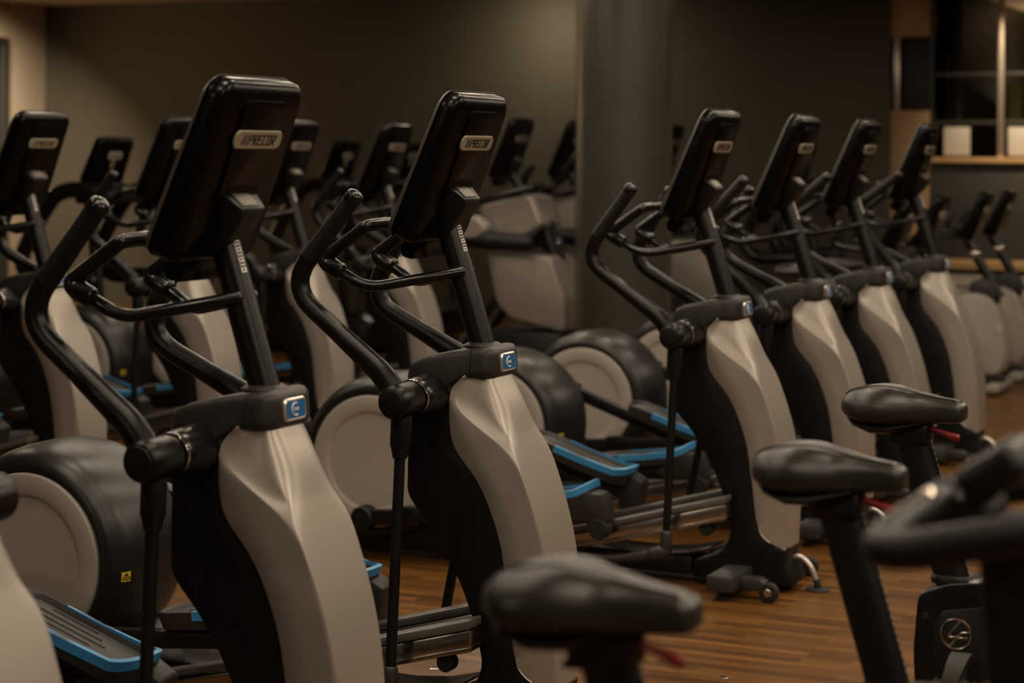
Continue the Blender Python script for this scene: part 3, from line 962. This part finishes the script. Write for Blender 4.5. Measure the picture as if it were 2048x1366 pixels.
def make_spin_bike():
    root = empty('exercise_bike')
    # floor frame
    MB().prism([(-.42, .035), (-.42, .085), (.05, .10), (.72, .085), (.72, .035)], -.035, .035, .01).build('base_frame', 'black', root)
    for x in (-.40, .70):
        f = MB().box((x, 0, .058), (.075, .54, .05), .012).build('floor_foot', 'black', root)
        for sg in (-1, 1):
            MB().lathe([(0, .001), (.026, .001), (.026, .016), (.010, .020), (.010, .04), (0, .04)], (x, sg * .23, 0), 'z', 18).build('leveling_foot', 'rubber', f)
    MB().prism([(.02, .09), (.05, .30), (.16, .30), (.14, .09)], -.030, .030, .008).build('rear_strut', 'black', root)
    # drive casing
    pr = [(.050, .568), (.120, .598), (.190, .606), (.236, .590), (.300, .430), (.420, .385), (.60, .375), (.66, .30), (.60, .20), (.45, .17), (.20, .20), (.075, .27), (.044, .36), (.040, .44)]
    P = [Vector((x, 0, z)) for x, z in pr]
    out = []
    for i in range(len(P)):
        a, b, c = P[i - 1], P[i], P[(i + 1) % len(P)]
        dd = min(.02, (a - b).length * .4, (c - b).length * .4)
        p, q = b + (a - b).normalized() * dd, b + (c - b).normalized() * dd
        for j in range(4):
            f = j / 3
            v = p * (1 - f) ** 2 + b * 2 * f * (1 - f) + q * f * f
            out.append((v.x, v.z))
    cs = MB().prism(out, -.058, .058, .007, 3).build('drive_casing', 'gloss', root)
    MB().prism([(.085, .50), (.105, .535), (.235, .560), (.30, .41), (.42, .365), (.57, .355), (.60, .29), (.45, .215), (.20, .24), (.10, .30), (.082, .38)], -.0625, -.055, .003).build('casing_panel', 'black', cs)
    for x, z in ((.068, .520), (.208, .560)):
        MB().lathe([(0, -.0590), (.007, -.0590), (.008, -.0575), (0, -.0575)], (x, 0, z), seg=18).build('screw_recess', 'ink', cs)
    # round emblem: ring with the slanted strokes
    lx, lz, R = .139, .487, .0335
    em = MB()
    ring = [[(lx + (R + dr * cos(b)) * cos(a), -.0635 + dr * sin(b), lz + (R + dr * cos(b)) * sin(a)) for b in [2 * pi * j / 8 for j in range(8)] for dr in (.0030,)] for a in [2 * pi * k / 40 for k in range(41)]]
    em.ring_loft(ring, cap=False)
    def stroke(pts, w=.0050):
        for (x0, z0), (x1, z1) in zip(pts, pts[1:]):
            em.tube([(lx + x0, -.0640, lz + z0), (lx + x1, -.0640, lz + z1)], w * .62, 8, flat=.5)
    stroke([(.010, .030), (-.015, -.002), (-.017, -.008), (.004, -.008)])
    stroke([(-.015, -.030), (.006, -.004), (.014, .004), (.032, .005)])
    stroke([(.004, -.0085), (.024, -.0085)])
    em.build('emblem', 'steel', cs)
    # saddle post with height scale
    d = Vector((.115, 0, -.387)).normalized()
    top = Vector((.013, 0, .945))
    sp = MB().tube([top, top + d * .20, top + d * .42], .0405, 24, flat=.55, caps=False, up=(0, 1, 0)).build('seat_post', 'black', root)
    nrm = Vector((-d.z, 0, d.x))
    scm = MB()
    for k in range(22):
        c = top + d * (.050 + k * .0145) + nrm * .0395
        scm.box(c, (.0022, .006, .0085), 0, rot=Matrix.Rotation(atan2(d.x, -d.z) * -1, 4, 'Y'))
    scm.build('height_scale', 'plate', sp, smooth=False)
    MB().lathe([(.050, 0), (.052, .012), (.046, .02), (.0, .02)], (.118, 0, .588), 'z', 28, sz=.7).build('post_collar', 'black', root)
    # saddle
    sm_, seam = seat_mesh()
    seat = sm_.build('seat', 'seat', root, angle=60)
    rings = []
    for x, hw, zt, zb in ((-.126, .02, .972, .966), (-.118, .055, .967, .951), (-.10, .078, .960, .935), (-.06, .088, .954, .920), (-.02, .074, .954, .920), (.02, .056, .958, .932), (.06, .040, .962, .945), (.11, .031, .965, .954), (.136, .022, .968, .960)):
        rings.append([(x, hw * cos(2 * pi * k / 20), (zt + zb) / 2 + (zt - zb) / 2 * sin(2 * pi * k / 20)) for k in range(20)])
    MB().ring_loft(rings).build('seat_shell', 'black', seat)
    MB().tube(seam, .0019, 6).build('channel_shade', 'ink', seat)  # dark tube standing in for the shadow in the saddle's channel
    MB().box((.020, 0, .926), (.094, .062, .052), .012, 3).build('seat_clamp', 'black', root)
    MB().box((.004, 0, .901), (.075, .05, .010), .004).build('clamp_plate', 'black', root)
    MB().tube([(.060, -.010, .938), (.075, -.014, .936), (.090, -.017, .933), (.104, -.019, .929), (.118, -.021, .925), (.132, -.022, .921)], [.0058, .0060, .0062, .0072, .0090, .0082], 12, flat=.75).build('clamp_lever', 'red', root)
    # head tube, handlebar post and bar
    MB().prism([(.42, .36), (.52, .66), (.60, .66), (.64, .36)], -.034, .034, .012).build('head_tube', 'black', root)
    MB().tube([(.566, 0, .62), (.536, 0, 1.07), (.533, 0, 1.10)], .038, 22, flat=.6, caps=False, up=(0, 1, 0)).build('handlebar_post', 'black', root)
    MB().lathe([(0, -.062), (.014, -.062), (.018, -.05), (.010, -.036), (0, -.036)], (.545, 0, .80), seg=18).build('adjust_knob', 'black', root)
    bar = MB()
    bar.tube(fillet([(.455, -.02, 1.150), (.430, -.155, 1.132), (.425, -.205, 1.122), (.470, -.225, 1.128), (.66, -.215, 1.172)], [.03, .05, .04], 8), .0225, 16)
    bar.tube(fillet([(.455, .02, 1.150), (.430, .155, 1.132), (.425, .205, 1.122), (.470, .225, 1.128), (.66, .215, 1.172)], [.03, .05, .04], 8), .0225, 16)
    bo = bar.build('handlebar', 'grip', root)
    MB().box((.475, 0, 1.135), (.10, .10, .050), .016, 3).build('bar_clamp', 'black', root)
    MB().box((.535, 0, 1.115), (.10, .07, .05), .014, 3).build('bar_slider', 'black', root)
    for sg in (-1, 1):
        MB().tube(fillet([(.66, sg * .215, 1.172), (.80, sg * .20, 1.21), (.84, sg * .12, 1.23)], .05), .020, 14).build('bar_end', 'grip', bo)
    MB().lathe([(0, 0), (.009, 0), (.011, .006), (.006, .012), (0, .012)], (.452, -.06, 1.160), 'z', 16).build('bar_bolt', 'steel', bo)
    pad = MB().box((.520, 0, 1.19), (.085, .12, .05), .016, 3, rot=Matrix.Rotation(radians(-35), 4, 'Y')).build('display', 'black', root)
    # flywheel and fork
    MB().lathe([(0, -.012), (.19, -.012), (.20, -.022), (.228, -.022), (.232, -.016), (.232, .016), (.228, .022), (.20, .022), (.19, .012), (0, .012)], (.70, 0, .30), seg=56).build('flywheel', 'steel', root)
    for sg in (-1, 1):
        MB().prism([(.60, .62), (.68, .29), (.72, .29), (.66, .64)], sg * .045 - .008, sg * .045 + .008, .004).build('fork_blade', 'black', root)
    # cranks, pedals, straps
    cx, cz = .255, .345
    for sg, a in ((-1, 158), (1, -22)):
        ex, ez = cx + .165 * cos(radians(a)) * .62, cz + .165 * sin(radians(a)) * .62
        if sg < 0: ex, ez = .150, .385
        else: ex, ez = .360, .305
        ca = MB().tube([(cx, sg * .085, cz), (ex, sg * .095, ez)], .014, 12, flat=.6).build('crank_arm', 'steel', root)
        pd = MB().box((ex, sg * .155, ez), (.100, .086, .022), .008, 3)
        for k in range(7):
            pd.box((ex - .042 + k * .014, sg * .155, ez + .012), (.005, .080, .005), .001)
        po = pd.build('pedal', 'tread', ca)
        # toe cage and strap
        rows = []
        for k in range(13):
            b = pi * k / 12
            y_, z_ = sg * .155 - .050 * cos(b), ez + .006 + .078 * (sin(b) ** .8 if sin(b) > 0 else 0)
            hwid = .016 + .006 * sin(b)
            lean = .020 * sin(b)
            rows.append([(ex - hwid + lean, y_, z_), (ex + hwid + lean, y_, z_), (ex + hwid + lean, y_ + .003 * cos(b), z_ - .003 * sin(b) - .0008), (ex - hwid + lean, y_ + .003 * cos(b), z_ - .003 * sin(b) - .0008)])
        MB().ring_loft(rows).build('toe_strap', 'tread', po)
        MB().tube(fillet([(ex + .048, sg * .12, ez + .004), (ex + .085, sg * .125, ez + .030), (ex + .085, sg * .185, ez + .030), (ex + .048, sg * .19, ez + .004)], .02), .004, 8).build('toe_clip', 'steel', po)
    return root


# ------------------------------------------------------------------ glazed partition and half wall at the right
def wpt(u): return W0 + WD * u


wbox('wall_right', wpt(.344), wpt(3.2), 0, 1.50, .12, 'dark_panel')
wbox('trim_2', wpt(.344), wpt(3.2), 1.50, 1.545, .20, 'ledge', off=-.06)
wbox('wall_end', wpt(.0), wpt(.344), 0, 1.935, .16, 'tan', off=.02)
win = empty('window_1', (W0.x, W0.y, 0)); win['kind'] = 'structure'


def wpiece(name, u0, u1, z0, z1, depth, m, off):
    o = wbox(name, wpt(u0), wpt(u1), z0, z1, depth, m, None, None, off)
    o.location = o.location - win.location
    o.parent = win
    return o


wpiece('window_post', .335, .365, 1.545, CEIL, .05, 'frame_dark', .02)
wpiece('window_post', .905, .955, 1.545, CEIL, .05, 'post_metal', .0)
wpiece('window_post', 1.62, 1.67, 1.545, CEIL, .05, 'post_metal', .0)
for z in (1.835, 2.237):
    wpiece('window_transom', .365, 3.2, z - .018, z + .018, .05, 'frame_dark', .02)
wpiece('window_post', .03, .075, 1.935, 2.56, .05, 'post_metal', .02)
wpiece('niche_panel', .075, .335, 1.935, 2.54, .03, 'pane_dark', .10)
wpiece('niche_head', .0, .335, 2.56, CEIL, .16, 'tan', .02)
wpiece('frosted_pane', .45, .67, 1.56, 1.80, .01, 'pane_white', .04)
wpiece('frosted_pane', .985, 1.55, 1.56, 1.80, .01, 'pane_white', .04)
# room behind the partition
R0 = wpt(.30) + Vector((SR, CR)) * 1.0
wbox('wall_inner', R0 + Vector((SR, CR)) * 7, R0, 0, CEIL, .1, 'pane_dark')
wbox('wall_far', Vector((3.0, 24.5)), Vector((11.0, 21.0)), 0, CEIL, .1, 'pane_dark')
for nm, px, w, z0, z1, m_ in (('niche_column', 1912, .20, 0, 2.50, 'tan'), ('green_panel', 2028, .13, 1.7, 2.22, 'pane_green')):
    k_ = (px - 1024) / F_PX
    Y_ = 18.3
    o = MB().box((k_ * Y_, Y_, (z0 + z1) / 2), (w, .06, z1 - z0), .004).build('trim_3' if nm == 'niche_column' else 'trim_4', m_)
    o['kind'] = 'structure'

# oak bench along the half wall
b0, b1 = wpt(.50), wpt(2.4)
bench = empty('wooden_bench', ((b0.x + b1.x) / 2, (b0.y + b1.y) / 2, 0), -ROW)
tag(bench, 'low oak bench with a thick top along the dark half wall at the right', 'bench')
MB().box((0, -.22, .665), (1.9, .36, .07), .006).build('bench_top', 'ledge', bench)
for k in range(5):
    MB().box((0, -.36, .08 + k * .115), (1.86, .02, .10), .004).build('front_slat', 'pane_white', bench)
for x in (-.90, .90):
    MB().box((x, -.20, .315), (.05, .30, .63), .004).build('bench_leg', 'ledge', bench)

# ------------------------------------------------------------------ machines
GA = 'elliptical trainers in the front row'
GB = 'elliptical trainers in the second row'


def set_arms(o, near, far):
    for c in o.children:
        if c.name.startswith('moving_arm'):
            c.rotation_euler = (0, -radians(near if c.location.y < 0 else far), 0)


front = [
    (2.70, 0, 10.5, 'elliptical trainer cut off at the bottom left, only its grey shroud showing'),
    (3.781, 0, 13, 'large elliptical trainer in the left foreground, with the largest console of all'),
    (4.897, 0, 10.5, 'sharpest elliptical trainer at the centre, second whole one in the front row'),
    (6.985, 3, 8, 'elliptical trainer with its whole base in view, right of the gap beside the round column'),
    (8.062, -5, 11, 'front-row elliptical trainer behind the middle bike saddle, next after the one right of the gap'),
    (9.108, -11, 11, 'front-row elliptical trainer behind the highest bike saddle, second from the far end'),
    (10.343, -14, 11, 'farthest elliptical trainer of the front row, next to the upright bikes'),
]
TA = -2.248
proto = make_elliptical()
units = []
for i, (s, near, far, lab) in enumerate(front):
    o = proto if i == 0 else copy_tree(proto)
    o.location = st(s, TA); o.rotation_euler = (0, 0, -ROW)
    tag(o, lab, 'elliptical trainer', GA)
    set_arms(o, near, far)
    units.append(o)
second = [
    (7.053, 0, 11, 'elliptical trainer of the second row at the left edge, before the cream wall'),
    (8.147, 0, 10.5, 'second-row elliptical trainer half hidden behind the largest console'),
    (9.241, 0, 10.5, 'second-row elliptical trainer seen between the two largest consoles, nearer of the two there'),
    (10.335, 0, 9, 'second-row elliptical trainer seen just left of the central sharp console, farther of the two there'),
]
for s, near, far, lab in second:
    o = copy_tree(proto)
    o.location = st(s, -5.355); o.rotation_euler = (0, 0, -ROW)
    tag(o, lab, 'elliptical trainer', GB)
    set_arms(o, near, far)

# black floor sockets at the ends of the power cords
for i, (o, (s, near, far, lab)) in enumerate(zip(units, front)):
    if i == 0: fs = MB().lathe([(0, 0), (.043, 0), (.045, .004), (.040, .007), (.018, .008), (.016, .012), (0, .012)], axis='z', seg=32).build('floor_socket', 'rubber'); f0 = fs
    else: fs = f0.copy(); COL.objects.link(fs)
    fs.location = st(s, TA) + Matrix.Rotation(-ROW, 3, 'Z') @ Vector((.272, .015, 0))
    where = ['cut off at the left edge', 'in the left foreground', 'at the centre', 'right of the gap', 'behind the middle saddle', 'behind the highest saddle', 'farthest along the front row'][i]
    tag(fs, 'round black floor socket for the elliptical trainer ' + where, 'floor socket', 'floor sockets of the front row')

amt = make_amt()
for i, (s, t, lab) in enumerate([(12.07, -5.33, 'pale stride trainer with two grey shrouds, left of the pair beside the column'),
                                 (13.05, -5.33, 'pale stride trainer half hidden by the left side of the column'),
                                 (15.05, -5.33, 'pale stride trainer glimpsed just right of the column')]):
    o = amt if i == 0 else copy_tree(amt)
    o.location = st(s, t); o.rotation_euler = (0, 0, -ROW)
    tag(o, lab, 'stride trainer', 'stride trainers beyond the second row')
tm = make_treadmill()
for i, (s, t, lab) in enumerate([(10.68, -7.7, 'treadmill with a rounded black handrail at the far left before the dark wall'),
                                 (13.74, -7.7, 'treadmill before the dark wall, seen between the second-row consoles'),
                                 (14.85, -7.7, 'farthest treadmill, mostly hidden behind the central sharp console'),
                                 (15.93, -4.62, 'dark treadmill right of the column behind the front-row consoles')]):
    o = tm if i == 0 else copy_tree(tm)
    o.location = st(s, t); o.rotation_euler = (0, 0, -ROW)
    tag(o, lab, 'treadmill', 'treadmills along the dark wall')
ub = make_upright_bike()
for i, (s, lab) in enumerate([(11.25, 'silver upright bike just behind the farthest front-row elliptical trainer'),
                              (12.06, 'silver upright bike right of the farthest elliptical trainer, second of the bikes'),
                              (13.4, 'silver upright bike near the right edge, third of the bikes'),
                              (14.2, 'rearmost silver upright bike at the right edge before the half wall')]):
    o = ub if i == 0 else copy_tree(ub)
    o.location = st(s, -2.65); o.rotation_euler = (0, 0, -ROW)
    tag(o, lab, 'exercise bike', 'upright bikes at the end of the front row')
sb = make_spin_bike()
for i, (x, y, lab) in enumerate([(.108, 2.60, 'blurred indoor cycling bike nearest the camera, its handlebar at the right edge'),
                                 (.584, 3.68, 'middle one of the three indoor cycling bikes, saddle right of centre'),
                                 (.905, 4.62, 'farthest indoor cycling bike, with a round silver emblem on its casing')]):
    o = sb if i == 0 else copy_tree(sb)
    o.location = (x, y, 0); o.rotation_euler = (0, 0, -ROW)
    tag(o, lab, 'exercise bike', 'indoor cycling bikes in the foreground')


def ground(px, py):
    a, b = px - 1024, py - 304.1
    a, b = a * cos(.00694) + b * sin(.00694), -a * sin(.00694) + b * cos(.00694)
    Y = EYE * F_PX / b
    return Vector((a * Y / F_PX, Y, 0))


for i, (px, py, lab) in enumerate([(869, 1337, 'small round metal cover in the floor behind the central elliptical trainer'),
                                   (1446, 1355, 'small round metal cover in the open floor at the bottom right')]):
    o = MB().lathe([(0, 0), (.016, 0), (.017, .0012), (.015, .002), (0, .0022)], axis='z', seg=28).build('floor_cover', 'steel', None, ground(px, py))
    tag(o, lab, 'floor cover', 'metal covers in the floor')
